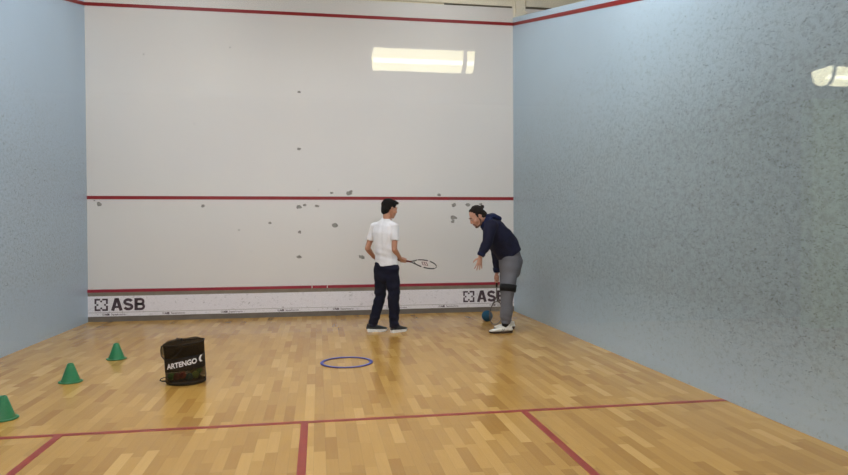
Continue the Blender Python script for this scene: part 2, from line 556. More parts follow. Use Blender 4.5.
# hall wall above the court: cream facing, strip coloured dark for the shade under it, post over the corner
bm = bmesh.new(); box(bm, (-7, .10, 0), (14, .3, 7.0)); tag(obj('wall_hall_front', bm, M['beige']), kind='structure')
bm = bmesh.new(); box(bm, (-7, -.012, 4.875), (6.385, .10, 7.0)); tag(obj('trim_2', bm, M['beige']), kind='structure')
bm = bmesh.new(); box(bm, (5.28, .004, 4.845), (6.385, .10, 4.876)); tag(obj('trim_3', bm, M['gap']), kind='structure')
bm = bmesh.new(); box(bm, (-7, .012, 4.845), (5.28, .10, 4.876)); tag(obj('trim_4', bm, M['beige']), kind='structure')
bm = bmesh.new(); box(bm, (6.56, 0, 0), (13, .08, 4.85)); tag(obj('wall_adjacent_front', bm, M['front']), kind='structure')
bm = bmesh.new(); box(bm, (6.62, -.012, 4.885), (13, .10, 5.02)); box(bm, (6.62, .04, 5.02), (13, .10, 7.0)); tag(obj('trim_5', bm, M['beige']), kind='structure')
bm = bmesh.new(); box(bm, (6.62, .004, 4.85), (7.2, .10, 4.886)); tag(obj('trim_6', bm, M['gap']), kind='structure')
bm = bmesh.new()
box(bm, (6.46, -.02, 4.70), (6.60, .10, 7.0)); box(bm, (6.40, .03, 4.6), (6.62, .10, 7.0)); box(bm, (6.44, -.03, 4.70), (6.47, .02, 7.0))
tag(obj('trim_7', bm, M['beige']), kind='structure')
bm = bmesh.new(); tube(bm, [(6.57, .0, 4.7), (6.57, .0, 4.86)], [.03, .03], N=12); box(bm, (6.52, -.03, 4.77), (6.63, .03, 4.80))
tag(obj('trim_8', bm, M['beige']), kind='structure')

# hall shell
bm = bmesh.new(); box(bm, (-7, -18, 7.0), (14, .3, 7.1)); tag(obj('ceiling', bm, M['white']), kind='structure')
bm = bmesh.new(); box(bm, (-7.1, -18, 0), (-7, .3, 7.1)); tag(obj('wall_hall_left', bm, M['white']), kind='structure')
bm = bmesh.new(); box(bm, (14, -18, 0), (14.1, .3, 7.1)); tag(obj('wall_hall_right', bm, M['white']), kind='structure')
bm = bmesh.new(); box(bm, (-7, -18.1, 0), (14, -18, 7.1)); tag(obj('wall_hall_back', bm, M['hall']), kind='structure')
bm = bmesh.new(); box(bm, (-7, -18, 3.0), (14, -10.8, 3.2)); tag(obj('ceiling_gallery', bm, M['hall']), kind='structure')
bm = bmesh.new(); box(bm, (9.66, -17.2, 0), (13.9, -17.0, 3.0)); tag(obj('wall_green_partition', bm, M['greenp']), kind='structure')

# glass back wall with its door, just in front of the camera
bm = bmesh.new()
for x0, x1 in ((0.005, 2.795), (3.805, 6.395)): box(bm, (x0, -9.762, .01), (x1, -9.75, 2.13))
gw = tag(obj('wall_back', bm, M['glass']), kind='structure')
bm = bmesh.new(); box(bm, (2.80, -9.762, .01), (3.80, -9.75, 2.13))
gd = tag(obj('door_1', bm, M['glass']), kind='structure')
bm = bmesh.new(); tube(bm, [(2.86, -9.79, .98), (2.86, -9.79, 1.12)], [.012, .012]); tube(bm, [(2.86, -9.79, 1.05), (2.86, -9.762, 1.05)], [.008, .008])
obj('door_handle', bm, M['steel'], gd, True)

# ------------------------------------------------------------------ lights
def copy_tree(o, parent=None):
    c = o.copy(); COL.objects.link(c)
    if parent: c.parent = parent
    for ch in [k for k in bpy.data.objects if k.parent == o and k is not c]: copy_tree(ch, c)
    return c

def court_light():
    r = empty('ceiling_light')
    bm = bmesh.new()
    prism(bm, [(-.75, -.17, .0), (-.75, .17, .0), (-.75, .12, .10), (-.75, -.12, .10)], (1.5, 0, 0))
    obj('housing', bm, M['metalw'], r)
    bm = bmesh.new(); box(bm, (-.73, -.15, -.02), (.73, .15, -.002)); obj('diffuser', bm, M['court'], r)
    for x in (-.6, .6):
        bm = bmesh.new(); tube(bm, [(x, 0, .1), (x, 0, .9)], [.006, .006], N=8); obj('suspension', bm, M['steel'], r)
    return r
cl = court_light()
first = True
for y, z_, xs_ in ((-2.4, 6.1, (.95, 5.45)), (-4.8, 4.85, (1.1, 3.2, 5.3))):
    for x in xs_:
        o = cl if first else copy_tree(cl)
        first = False
        o.location = (x, y, z_)
        tag(o, 'long suspended fluorescent fitting over the squash court', 'ceiling light', 'suspended lights over the court')

def lobby_light(x0, x1, cap_at_start, lit='tube', lit2='tube2'):
    """wrap-round batten under the gallery ceiling, some seen mirrored in the glass, some added as unseen fill"""
    r = empty('ceiling_light', ((x0 + x1) / 2, -15.5, 3.0))
    L = (x1 - x0) / 2
    def half(a, b, rr, mi, name):
        bm = bmesh.new()
        pts = [(a, rr * 1.15 * math.cos(t), -.02 - rr * 1.75 * math.sin(t)) for t in [PI * k / 12 for k in range(13)]]
        prism(bm, pts, (b - a, 0, 0))
        bm.faces.ensure_lookup_table()
        for i in (4, 8): bm.faces[i].material_index = 1
        obj(name, bm, [M[mi], M[lit2 if mi == lit else mi]], r)
    bm = bmesh.new(); box(bm, (-L, -.11, -.025), (L, .11, 0)); obj('housing', bm, M['metalw'], r)
    g0, g1 = (-L + .06, -L + .10) if cap_at_start else (L - .12, L - .08)
    half(-L + .01, g0, .10, lit, 'diffuser')
    half(g0, g1, .104, 'metalw', 'clip_band')
    half(g1, L - .01, .10, lit, 'diffuser')
    return r
tag(lobby_light(3.80, 4.76, False), 'lit batten light mirrored in the glass, showing over the front wall centre', 'batten light')
lb2 = lobby_light(11.0, 12.6, False, 'bright', 'bright'); lb2.location.y = -14.3  # added out of view to brighten the green partition
tag(lb2, 'added fill light under the gallery, unseen, brightening the pale green partition', 'batten light')
for k in range(6):  # unseen row added to lift the light on the lower front wall
    lb = lobby_light(-.7 + 1.4 * k, .55 + 1.4 * k, False, 'bright', 'bright'); lb.location.y = -11.5
    tag(lb, 'added unseen fill light in the row under the gallery edge behind the court', 'batten light', 'row of added fill lights behind the court')
tag(lobby_light(8.46, 9.9, True), 'lit batten light mirrored in the glass, showing at the right wall edge', 'batten light')

# ------------------------------------------------------------------ cones
def cone():
    r = empty('training_cone')
    bm = bmesh.new()
    lathe(bm, [(.018, .162), (.022, .165), (.026, .160), (.076, .016), (.080, .006), (.074, .006), (.020, .156), (.018, .162)], N=40)
    obj('cone_body', bm, M['cone'], r, True)
    bm = bmesh.new()
    lathe(bm, [(.072, .001), (.093, .001), (.098, .005), (.097, .010), (.091, .012), (.076, .012), (.072, .001)], N=40)
    obj('base_flange', bm, M['cone'], r, True)
    return r
c0 = cone()
for i, (px, py, lab) in enumerate(((116.5, 359.0, 'green plastic marker cone farthest back, nearest the black ball bag'),
                                   (70.6, 382.0, 'green plastic marker cone in the middle of the row of three'),
                                   (3.2, 419.0, 'green plastic marker cone nearest the viewer, cut by the left edge'))):
    o = c0 if i == 0 else copy_tree(c0)
    p = onfloor(px, py)
    o.location = (p.x, p.y, 0)
    o.rotation_euler = (0, 0, i * .9)
    tag(o, lab, 'cone', 'green cones along the left wall')

# ------------------------------------------------------------------ hoop
p = onfloor(346.7, 362.7)
bm = bmesh.new()
torus(bm, (0, 0, .006), (1, 0, 0), (0, 1, 0), (.245, .245), (.017, .006), N=64, K=10)
h = obj('hoop', bm, M['hoop'], None, True); h.location = (p.x, p.y, 0)
tag(h, 'small flat blue plastic hoop lying on the wooden floor', 'hoop')

# ------------------------------------------------------------------ ball
p = at(487.2, 315.3, -1.05)
bm = bmesh.new(); ball(bm, (0, 0, 0), .079, n=(40, 28))
b = obj('foam_ball', bm, M['ball'], None, True); b.location = (p.x, -1.05, .079)
tag(b, 'teal foam ball resting on the floor beside the bending person', 'ball')

# ------------------------------------------------------------------ ball bag
BG = onfloor(186.2, 382.3)
bag = empty('ball_bag', (BG.x, BG.y, 0)); bag.scale = (1, 1, .93)
tag(bag, 'black mesh ball bag with white lettering standing on the floor', 'bag')
SH = .11
RB = .165
def bagp(a, z, k=1.0):
    """point on the bag at angle a (0 = towards +x), height z"""
    r = RB * k * (1 + .015 * math.sin(3 * a + 1)) * (1 - .02 * math.sin(z * 9))
    x = r * math.copysign(abs(math.cos(a)) ** .8, math.cos(a)); y = r * .80 * math.copysign(abs(math.sin(a)) ** .62, math.sin(a))
    zz = z + x * SH * min(1, z / .12) + (x * .05)*(z < .12)
    x += -.02 * z / .4
    return V((x, y, max(0, zz)))
def bagwall(z0, z1, rows, k=1.0, a0=0, a1=2 * PI, n=64):
    bm = bmesh.new()
    g = []
    for i in range(rows + 1):
        z = z0 + (z1 - z0) * i / rows
        g.append([bm.verts.new(bagp(a0 + (a1 - a0) * j / n, z, k)) for j in range(n + 1)])
    for i in range(rows):
        for j in range(n):
            bm.faces.new((g[i][j], g[i][j + 1], g[i + 1][j + 1], g[i + 1][j]))
    bmesh.ops.remove_doubles(bm, verts=bm.verts, dist=1e-5)
    bmesh.ops.solidify(bm, geom=bm.faces[:], thickness=.002)
    return bm
bm = bmesh.new()
lathe(bm, [(.001, .002), (.155, .002), (.167, .010), (.168, .034), (.160, .036), (.158, .012), (.001, .010)], N=48)
for v in bm.verts: v.co.y *= .88; v.co.z += max(0, v.co.x) * .02
obj('bag_base', bm, M['black'], bag, True)
obj('lower_netting', bagwall(.03, .145, 4), M['netl'], bag, True)
obj('printed_band', bagwall(.135, .262, 5, 1.012), M['black'], bag, True)
obj('upper_netting', bagwall(.255, .375, 5, 1.0), M['net'], bag, True)
# opaque lining panel behind the netting
obj('lining_panel', bagwall(.255, .35, 3, .975, 4.45, 5.9, 24), M['black'], bag, True)
# slumped top
bm = bmesh.new()
N = 64; rings = []
for k, (q, z) in enumerate(((1.0, .375), (1.02, .388), (.98, .400), (.85, .405), (.6, .398), (.3, .400), (.04, .402))):
    row = []
    for j in range(N):
        a = 2 * PI * j / N
        P_ = bagp(a, z, q)
        P_.z = z + P_.x * .03 + .006 * math.sin(5 * a + k) * (k > 1) - (.018 if P_.x < -.10 else 0)
        row.append(bm.verts.new(P_))
    rings.append(row)
for r0, r1 in zip(rings, rings[1:]):
    for j in range(N): bm.faces.new((r0[j], r0[(j + 1) % N], r1[(j + 1) % N], r1[j]))
bm.faces.new(rings[-1])
obj('top_netting', bm, M['net'], bag, True)
bm = bmesh.new(); tube(bm, [(-.03, -.03, .402), (-.028, -.03, .418)], [.012, .008], N=12); obj('drawcord_toggle', bm, M['black'], bag, True)
# rim ring that holds the mouth open, and the sagging fold at the left
bm = bmesh.new()
def loop(bm, f, n, r, K=6):
    P_ = [V(f(i / n)) for i in range(n)]
    rr = []
    for i in range(n):
        t = (P_[(i + 1) % n] - P_[i - 1]).normalized()
        s = t.orthogonal().normalized(); s = (V((0, 0, 1)) - t * t.z); s.normalize(); u = t.cross(s)
        rr.append([bm.verts.new(P_[i] + (s * math.cos(2 * PI * k / K) + u * math.sin(2 * PI * k / K)) * r) for k in range(K)])
    for i in range(n):
        for k in range(K): bm.faces.new((rr[i][k], rr[i][(k + 1) % K], rr[(i + 1) % n][(k + 1) % K], rr[(i + 1) % n][k]))
loop(bm, lambda t: bagp(2 * PI * t, .378, 1.01), 60, .005)
obj('rim_ring', bm, M['black'], bag, True)
bm = bmesh.new()
for i in range(14):
    pass
fold = [bagp(4.75, .34, 1.03), bagp(4.55, .285, 1.04), bagp(4.2, .255, 1.05), bagp(3.8, .258, 1.07), bagp(3.45, .29, 1.12), bagp(3.3, .335, 1.13), bagp(3.3, .375, 1.08)]
tube(bm, fold, [.005] * len(fold), N=8)
obj('fold_binding', bm, M['black'], bag, True)
bm = bmesh.new()
g = []
for i, a in enumerate([3.0 + 1.5 * k / 10 for k in range(11)]):
    s = math.sin(PI * i / 10)
    g.append([bm.verts.new(bagp(a, .385 - .12 * j / 6 * (0.5 + .5 * s), 1.0 + .12 * s * math.sin(PI * (j + 1) / 8))) for j in range(7)])
for i in range(10):
    for j in range(6): bm.faces.new((g[i][j], g[i + 1][j], g[i + 1][j + 1], g[i][j + 1]))
bmesh.ops.solidify(bm, geom=bm.faces[:], thickness=.002)
obj('sagging_netting', bm, M['netl'], bag, True)
# carry loop on the floor at the left
bm = bmesh.new()
lp = [V((-.150, -.03, .060)), V((-.175, -.05, .066)), V((-.198, -.06, .056)), V((-.203, -.06, .042)), V((-.185, -.06, .034)), V((-.150, -.05, .032))]
tube(bm, lp, [(.004, .009)] * len(lp), N=8)
obj('carry_loop', bm, M['black'], bag, True)
# lettering wrapped on the band
def wrap(me, a0, zc, h_, w_):
    xs = [v.co.x for v in me.vertices]; ys = [v.co.y for v in me.vertices]
    x0, y0 = min(xs), min(ys); sx = w_ / (max(xs) - x0); sy = h_ / (max(ys) - y0)
    for v in me.vertices:
        s = (v.co.x - x0) * sx; t = (v.co.y - y0) * sy
        q = (a0 + s) / (RB * 1.035)
        a = 3 * PI / 2 + math.copysign(math.asin(min(1, abs(q) ** 1.25)), q)
        P_ = bagp(a, zc + t + s * .10, 1.03)
        v.co = P_
wt = text_mesh('ARTENGO', .06, .0022)
bmt = bmesh.new(); bmt.from_mesh(wt)
bmesh.ops.triangulate(bmt, faces=bmt.faces[:])
bmesh.ops.subdivide_edges(bmt, edges=[e for e in bmt.edges if e.calc_length() > .012], cuts=2)
bmt.to_mesh(wt); bmt.free()
wrap(wt, -.128, .164, .050, .255)
link_mesh('lettering', wt, M['bagtext'], bag)
lg = text_mesh('(', .09, .011)
wrap(lg, .142, .192, .060, .022)
link_mesh('printed_emblem', lg, M['bagtext'], bag)

# balls inside the bag, each its own
cols = {'red': (176, 40, 32), 'dark red': (120, 30, 28), 'yellow-green': (150, 170, 60), 'green': (90, 150, 50), 'teal': (30, 110, 100), 'olive': (120, 110, 50)}
for k, c in cols.items(): M['b_' + k] = mat('foam_' + k.replace(' ', '_').replace('-', '_'), c, .8, .2, .1, 60)
inside = [(-.112, -.050, .070, 'green', 'green ball at the left end inside the mesh bag'),
          (-.010, -.086, .088, 'red', 'bright red ball at the middle front of the mesh bag'),
          (-.062, -.068, .070, 'dark red', 'dark red ball between the green and the bright red ball in the bag'),
          (.045, -.084, .070, 'teal', 'teal ball low down right of the bright red ball in the bag'),
          (.062, -.035, .125, 'olive', 'olive ball lying on the others inside the mesh bag'),
          (.092, -.068, .083, 'yellow-green', 'yellow-green ball low at the right inside the mesh bag'),
          (.106, -.012, .112, 'green', 'green ball highest at the right end inside the mesh bag')]
for x, y, z, c, lab in inside:
    bm = bmesh.new(); ball(bm, (0, 0, 0), .031, n=(24, 16))
    o = obj('small_ball', bm, M['b_' + c], None, True); o.location = (BG.x + x, BG.y + y, z * .93 + .002)
    tag(o, lab, 'ball', 'coloured balls inside the mesh bag')
    
# ------------------------------------------------------------------ rackets
def racket(name, butt, tip, face_n, mats, stencil=None, head_len=.31, head_w=.225):
    """butt = end of the handle, tip = top of the head; face_n = normal of the string bed"""
    butt, tip = V(butt), V(tip)
    L = (tip - butt).length
    a = (tip - butt).normalized()
    n = (V(face_n) - a * V(face_n).dot(a)).normalized()
    s = a.cross(n)
    r = empty(name, butt)
    P_ = lambda u, w, d=0: a * u + s * w + n * d
    fr, gr, ac = mats
    bm = bmesh.new(); tube(bm, [P_(0, 0), P_(.02, 0), P_(.19, 0)], [(.017, .015), (.0145, .0125), (.0135, .0115)], ref=s, flat=(False, True), N=12)
    obj('handle', bm, gr, r, True)
    u0 = L - head_len
    bm = bmesh.new(); tube(bm, [P_(.19, 0), P_(u0 - .07, 0)], [(.008, .007), (.008, .007)], ref=s, N=10)
    for sg in (1, -1):
        tube(bm, [P_(u0 - .07, 0), P_(u0 - .03, sg * .018), P_(u0 + .03, sg * .058)], [(.0065, .009)] * 3, ref=n, N=8)
    obj('shaft', bm, fr, r, True)
    c = u0 + head_len / 2
    def edge(t):
        x = -math.cos(t); w = math.sin(t)
        wid = head_w / 2 * (1 + .12 * x)
        return P_(c + x * head_len / 2, w * wid)
    segs = [(0, 2 * PI, fr)]
    bm = bmesh.new(); K = 8; n_ = 64; rr = []
    for i in range(n_):
        t = 2 * PI * i / n_
        p0 = edge(t); tt = (edge(t + .02) - edge(t - .02)).normalized(); sd = tt.cross(n).normalized()
        rr.append([bm.verts.new(p0 + sd * .0055 * math.cos(2 * PI * k / K) + n * .009 * math.sin(2 * PI * k / K)) for k in range(K)])
    for i in range(n_):
        for k in range(K):
            f = bm.faces.new((rr[i][k], rr[i][(k + 1) % K], rr[(i + 1) % n_][(k + 1) % K], rr[(i + 1) % n_][k]))
            f.material_index = 1 if i in (11, 12, 24, 42, 43, 54) else 0
    obj('head_frame', bm, [fr, ac], r, True)
    bm = bmesh.new()
    for i in range(-6, 7):
        w = i * head_w / 14
        hh = head_len / 2 * math.sqrt(max(0, 1 - (w / (head_w / 2)) ** 2))
        box_along(bm, P_(c - hh, w), P_(c + hh, w), .0006)
    for i in range(-8, 9):
        u = i * head_len / 18
        hw = head_w / 2 * (1 + .12 * u / (head_len / 2)) * math.sqrt(max(0, 1 - (u / (head_len / 2)) ** 2))
        box_along(bm, P_(c + u, -hw), P_(c + u, hw), .0006)
    st = obj('strings', bm, M['string'], r)
    if stencil:
        bm = bmesh.new()
        for q0, q1, w0, w1 in stencil:
            prism(bm, [P_(c + q0, w0, .001), P_(c + q1, w0, .001), P_(c + q1, w1, .001), P_(c + q0, w1, .001)], n * .0006)
        obj('string_stencil', bm, M['stencil'], st)
    return r, a, s, n
def box_along(bm, p, q, r):
    tube(bm, [p, q], [r, r], flat=(True, True), N=4)

# ------------------------------------------------------------------ people
def head(bm, c, F, U, k=1.0):
    R = F.cross(U).normalized()
    P_ = lambda x, y, z: c + (R * x + F * y + U * z) * k
    E_ = lambda p, r: ball(bm, P_(*p), tuple(q * k for q in r), R, F, U)
    E_((0, -.018, .032), (.074, .094, .088))
    E_((0, .030, -.012), (.063, .058, .088))
    E_((0, .045, -.060), (.044, .040, .048))
    E_((0, .066, -.098), (.022, .018, .017))
    for s in (1, -1):
        tube(bm, [P_(s * .060, -.010, -.045), P_(s * .050, .020, -.085), P_(s * .014, .062, -.102)], [.018 * k, .017 * k, .014 * k], N=10)
        E_((s * .040, .052, -.030), (.026, .028, .028))
        tube(bm, [P_(s * .050, .070, .020), P_(s * .012, .084, .024)], [.009 * k, .009 * k], N=8)
        E_((s * .080, -.010, -.008), (.009, .019, .031))
        E_((s * .087, -.018, .004), (.006, .010, .020))
        E_((s * .010, .094, -.034), (.009, .010, .008))
    tube(bm, [P_(0, .084, .014), P_(0, .095, -.008), P_(0, .103, -.028)], [.007 * k, .009 * k, .010 * k], N=10)
    E_((0, .086, -.058), (.022, .009, .006)); E_((0, .084, -.070), (.019, .010, .007))
    return P_

def face_bits(P_, R, F, U, body, hairm, k=1.0):
    for s in (1, -1):
        bm = bmesh.new(); ball(bm, P_(s * .031, .0715, .004), .0115 * k, R, F, U, n=(12, 8))
        e = obj('eye', bm, M['eye'], body, True)
        bm = bmesh.new(); ball(bm, P_(s * .031, .0790, .003), .0055 * k, R, F, U, n=(10, 8)); obj('iris', bm, M['iris'], e, True)
        bm = bmesh.new(); tube(bm, [P_(s * .050, .072, .026), P_(s * .034, .082, .031), P_(s * .014, .088, .029)], [.0035, .0045, .004], N=8)
        obj('eyebrow', bm, hairm, body, True)
    bm = bmesh.new(); ball(bm, P_(0, .0905, -.0575), (.019 * k, .006 * k, .004 * k), R, F, U); ball(bm, P_(0, .0895, -.069), (.017 * k, .006 * k, .005 * k), R, F, U)
    obj('lips', bm, M['lip'], body, True)

def open_hand(bm, wrist, D, Nn, thumb, spread=.16, curl=.25, L=.185):
    """D = towards the fingertips, Nn = out of the back of the hand, thumb = side vector"""
    D = V(D).normalized(); Nn = (V(Nn) - D * V(Nn).dot(D)).normalized(); S = D.cross(Nn).normalized()
    if S.dot(V(thumb)) < 0: S = -S
    pl = L * .52
    tube(bm, [wrist - D * .01, wrist + D * .03, wrist + D * (pl * .7), wrist + D * pl], [(.026, .017), (.033, .015), (.040, .014), (.040, .011)], ref=S, N=14)
    for i, (off, ln) in enumerate(((.030, .074), (.010, .084), (-.010, .078), (-.029, .062))):
        base = wrist + D * (pl - .012) + S * off
        d = (D + S * spread * (off / .03)).normalized()
        p = [base]; dd = d
        for j, seg in enumerate((.46, .30, .24)):
            dd = (dd - Nn * curl * (.6 + .3 * j)).normalized()
            p.append(p[-1] + dd * ln * seg * 1.1)
        tube(bm, p, [.0095, .0088, .0078, .0068], N=10)
    tb = wrist + D * .028 + S * .026
    td = (D * .55 + S * .85 - Nn * .25).normalized()
    p = [tb, tb + td * .034, tb + td * .034 + (td + D * .35).normalized() * .028, tb + td * .034 + (td + D * .6).normalized() * .05]
    tube(bm, p, [.013, .011, .0095, .0075], N=10)

def grip_hand(bm, wrist, hc, ax, out, r=.016):
    """fingers closed round a handle: hc = centre of the grip, ax = handle axis towards the racket head, out = from the handle to the palm"""
    ax = V(ax).normalized(); out = (V(out) - ax * V(out).dot(ax)).normalized(); s = ax.cross(out)
    tube(bm, [wrist, wrist.lerp(hc + out * (r + .010), .55), hc + out * (r + .012) + ax * .005], [(.026, .019), (.032, .018), (.036, .016)], ref=ax, N=12)
    ball(bm, hc + out * (r + .010), (.042, .028, .015), ax, s, out)
    for i in range(4):
        b = hc + ax * (.030 - .0205 * i)
        p = []
        for k in range(6):
            a = math.radians(28 + k * 42)
            p.append(b + (out * math.cos(a) + s * math.sin(a)) * (r + .0075) + ax * .002 * k)
        tube(bm, p, [.0098, .0095, .009, .0085, .008, .007], N=10)
    p = []
    for k in range(5):
        a = math.radians(-20 - k * 38)
        p.append(hc + ax * (.040 + .004 * k) + (out * math.cos(a) + s * math.sin(a)) * (r + .0085))
    tube(bm, p, [.013, .0115, .0105, .0095, .008], N=10)

def shoe(parent, heel, yaw, L, W, up_m, sole_m, sole_h, accent=None, logo=None):
    """heel = ground point under the heel centre, yaw = where the toe points"""
    D = V((math.cos(yaw), math.sin(yaw), 0)); S = V((-math.sin(yaw), math.cos(yaw), 0)); Z = V((0, 0, 1))
    G = lambda u, w, z: V(heel) + D * (u * L) + S * (w * W) + Z * z
    out = [(0, 0), (.02, .26), (.10, .36), (.28, .36), (.45, .37), (.62, .45), (.76, .49), (.88, .42), (.96, .26), (1, 0), (.97, -.22), (.90, -.36), (.76, -.45), (.60, -.40), (.45, -.34), (.28, -.34), (.10, -.34), (.02, -.24)]
    bm = bmesh.new()
    t = sole_h + .004
    for (u0, z0, k0), (u1, z1, k1) in (((0, .0, .96), (0, t, 1.0)),):
        lo = [bm.verts.new(G(.5 + (u - .5) * k0, w * k0, z0 + .012 * max(0, u - .85) / .15)) for u, w in out]
        hi = [bm.verts.new(G(.5 + (u - .5) * k1, w * k1, t + (.008 if u < .12 else 0))) for u, w in out]
        bm.faces.new(lo[::-1]); bm.faces.new(hi)
        n = len(out)
        for i in range(n): bm.faces.new((lo[i], lo[(i + 1) % n], hi[(i + 1) % n], hi[i]))
    bmU = bmesh.new()
    z = sole_h
    tube(bmU, [G(.07, 0, z + .022), G(.30, 0, z + .030), G(.55, .02, z + .024), G(.78, .02, z + .014), G(.93, 0, z + .010)],
         [(W * .33, .026), (W * .36, .034), (W * .42, .030), (W * .44, .020), (W * .30, .013)], ref=S, N=16)
    tube(bmU, [G(.10, 0, z + .01), G(.13, 0, z + .070)], [(W * .33, .030), (W * .34, .033)], ref=S, flat=(True, True), N=16)
    tube(bmU, [G(.16, 0, z + .03), G(.24, 0, z + .062)], [(W * .34, .04), (W * .34, .036)], ref=S, flat=(True, False), N=16)
    tube(bmU, [G(.34, 0, z + .058), G(.50, 0, z + .048)], [(W * .26, .020), (W * .30, .016)], ref=S, N=14)
    up = fused('shoe', bmU, up_m, parent, .005, 4)
    obj('sole', bm, sole_m, up, False)
    bm = bmesh.new()
    for k in range(4):
        u = .36 + .065 * k; zz = z + .074 - .0085 * k
        tube(bm, [G(u, -.24, zz - .014), G(u + .01, 0, zz + .004), G(u, .24, zz - .014)], [.003] * 3, N=6)
    obj('laces', bm, accent or sole_m, up, True)
    if logo:
        bm = bmesh.new()
        sd = -1 if S.y > 0 else 1
        for k in range(2):
            tube(bm, [G(.42 + .07 * k, sd * .39, z + .012), G(.38 + .07 * k, sd * .375, z + .036)], [.004, .004], N=6)
        obj('side_stripe', bm, logo, up, True)
    return up

def cloth_noise(a1, s1, a2=0.0, s2=40.0, seed=0.0, stretch=(1, 1, 1)):
    def f(co):
        q = V((co.x * stretch[0], co.y * stretch[1], co.z * stretch[2]))
        v = noise.noise(q * s1 + V((seed, 0, 0))) * a1
        if a2: v += noise.noise(q * s2 + V((0, seed, 0))) * a2
        return v
    return f

# ---- person in the white t-shirt
def white_shirt_person():
    Y0 = -1.72
    root = empty('person', (at(385, 330, Y0).x, Y0, 0))
    off = root.location.copy()
    A = lambda px, py, Y=Y0: at(px, py, Y) - V(off)
    R = V((.82, -.57, 0)).normalized(); F = V((.57, .82, 0)).normalized(); Z = V((0, 0, 1))
    nb, ch, ws, hp = A(387, 221), A(384.5, 233), A(385.5, 251), A(386.5, 265)
    shL, shR = A(384.6, 227) - R * .150, A(384.6, 227) + R * .150
    elL, elR = A(367.5, 248.5, -1.58), A(394.3, 249.5, -1.84)
    wrL, wrR = A(373.5, 256.5, -1.42), A(400.2, 258.6, -1.70)
    hL, hR = A(381.0, 270, -1.66), A(392.0, 270, -1.78)
    kL, kR = A(380.5, 296, -1.63), A(393.7, 296, -1.80)
    aL, aR = A(372.5, 325.5, -1.63), A(394.3, 326.5, -1.77)
    HC = A(390.0, 208.7)
    HF = V((.90, .38, -.20)).normalized(); HR_ = HF.cross(Z).normalized(); HU = HR_.cross(HF).normalized()
    # body
    bm = bmesh.new()
    P_ = head(bm, HC, HF, HU)
    tube(bm, [nb - Z * .03, HC - HU * .07 - HF * .03], [(.058, .055), (.050, .052)], ref=R)
    tube(bm, [hp, ws, ch, nb], [(.135, .095), (.115, .080), (.145, .090), (.07, .06)], ref=R)
    for sh, el, wr in ((shL, elL, wrL), (shR, elR, wrR)):
        tube(bm, [sh, sh.lerp(el, .5), el], [.045, .041, .034])
        tube(bm, [el, el.lerp(wr, .3), wr], [.035, .036, .024])
    for h_, k_, a_ in ((hL, kL, aL), (hR, kR, aR)):
        tube(bm, [h_, k_, k_.lerp(a_, .4), a_], [.068, .048, .046, .034])
        tube(bm, [a_, a_ - Z * .025], [.032, .024])
    # racket first, to close the hand round it
    hc = A(402.6, 260.4, -1.66)
    tip = A(436.3, 265.8, -1.60)
    ax = (tip - hc).normalized()
    butt = hc - ax * .07
    # open the string bed towards the viewer from above
    Nrm = V((.10, -.42, .90))
    grip_hand(bm, wrR, hc, ax, (wrR - hc).normalized() + Z * .4)
    open_hand(bm, wrL, (A(380, 259, -1.36) - wrL), V((-.2, .8, .2)), V((.2, 0, 1)), .1, .5)
    body = fused('body', bm, M['skin'], root, .0045, 3)
    face_bits(P_, HR_, HF, HU, body, M['hair'])
    # hair
    bm = bmesh.new()
    for p, r in (((0, -.028, .042), (.083, .100, .088)), ((0, -.064, -.018), (.069, .056, .074)), ((0, .040, .086), (.060, .048, .036)), ((.02, .074, .088), (.036, .024, .016))):
        ball(bm, P_(*p), r, HR_, HF, HU)
    for s in (1, -1): tube(bm, [P_(s * .074, .014, .040), P_(s * .074, .010, .008)], [.014, .008], N=8)
    fused('hair', bm, M['hair'], root, .005, 2, cloth_noise(.006, 45, .003, 110))
    # t-shirt
    bm = bmesh.new()
    tube(bm, [A(386.8, 265.3), A(385.8, 256), A(384.8, 244), A(384.3, 233), A(385.2, 226), A(386.6, 221)],
         [(.158, .122), (.146, .110), (.150, .108), (.168, .112), (.148, .095), (.078, .066)], ref=R, flat=(True, False), N=28)
    for sh, el, s in ((shL, elL, -1), (shR, elR, 1)):
        d = (el - sh)
        tube(bm, [nb.lerp(sh, .45) - Z * .015, sh, sh + d * .30, sh + d * .60], [.055, .060, .058, (.060, .056)], flat=(False, True))
    def folds(co):
        z = co.z + V(off).z
        w = .004 * math.sin(z * 70 + co.x * 22) * max(0, 1 - abs(z - 1.02) / .13)
        bk = (co - A(385.5, 240)).dot(R)
        w -= .004 * math.exp(-((bk - .0) / .018) ** 2) * (1 if (co - A(385.5, 240)).dot(F) < 0 else 0) * max(0, min(1, (z - .95) / .15))
        return w + noise.noise(co * 8) * .010 + noise.noise(V((co.x * 22, co.y * 22, co.z * 10))) * .005
    tee = fused('t_shirt', bm, M['tee'], root, .006, 3, folds)
    bm = bmesh.new(); q = A(380.3, 222.6) ; 
    ball(bm, nb - F * .071 - R * .055 - Z * .030, (.014, .006, .006), R, F, Z, n=(10, 8)); obj('neck_print', bm, M['teeseam'], tee, True)
    # trousers
    bm = bmesh.new()
    tube(bm, [A(386.4, 262.2), A(386.6, 268), A(387, 275)], [(.148, .112), (.158, .122), (.150, .115)], ref=R, flat=(True, False), N=24)
    for h_, k_, a_, rr in ((hL, kL, aL, (.092, .076, .068, .062)), (hR, kR, aR, (.092, .078, .070, .062))):
        tube(bm, [h_ + Z * .02, h_.lerp(k_, .5), k_, k_.lerp(a_, .5), a_ - Z * .012], [rr[0], (rr[0] + rr[1]) / 2 + .003, rr[1], rr[2], rr[3]], flat=(False, True), N=20)
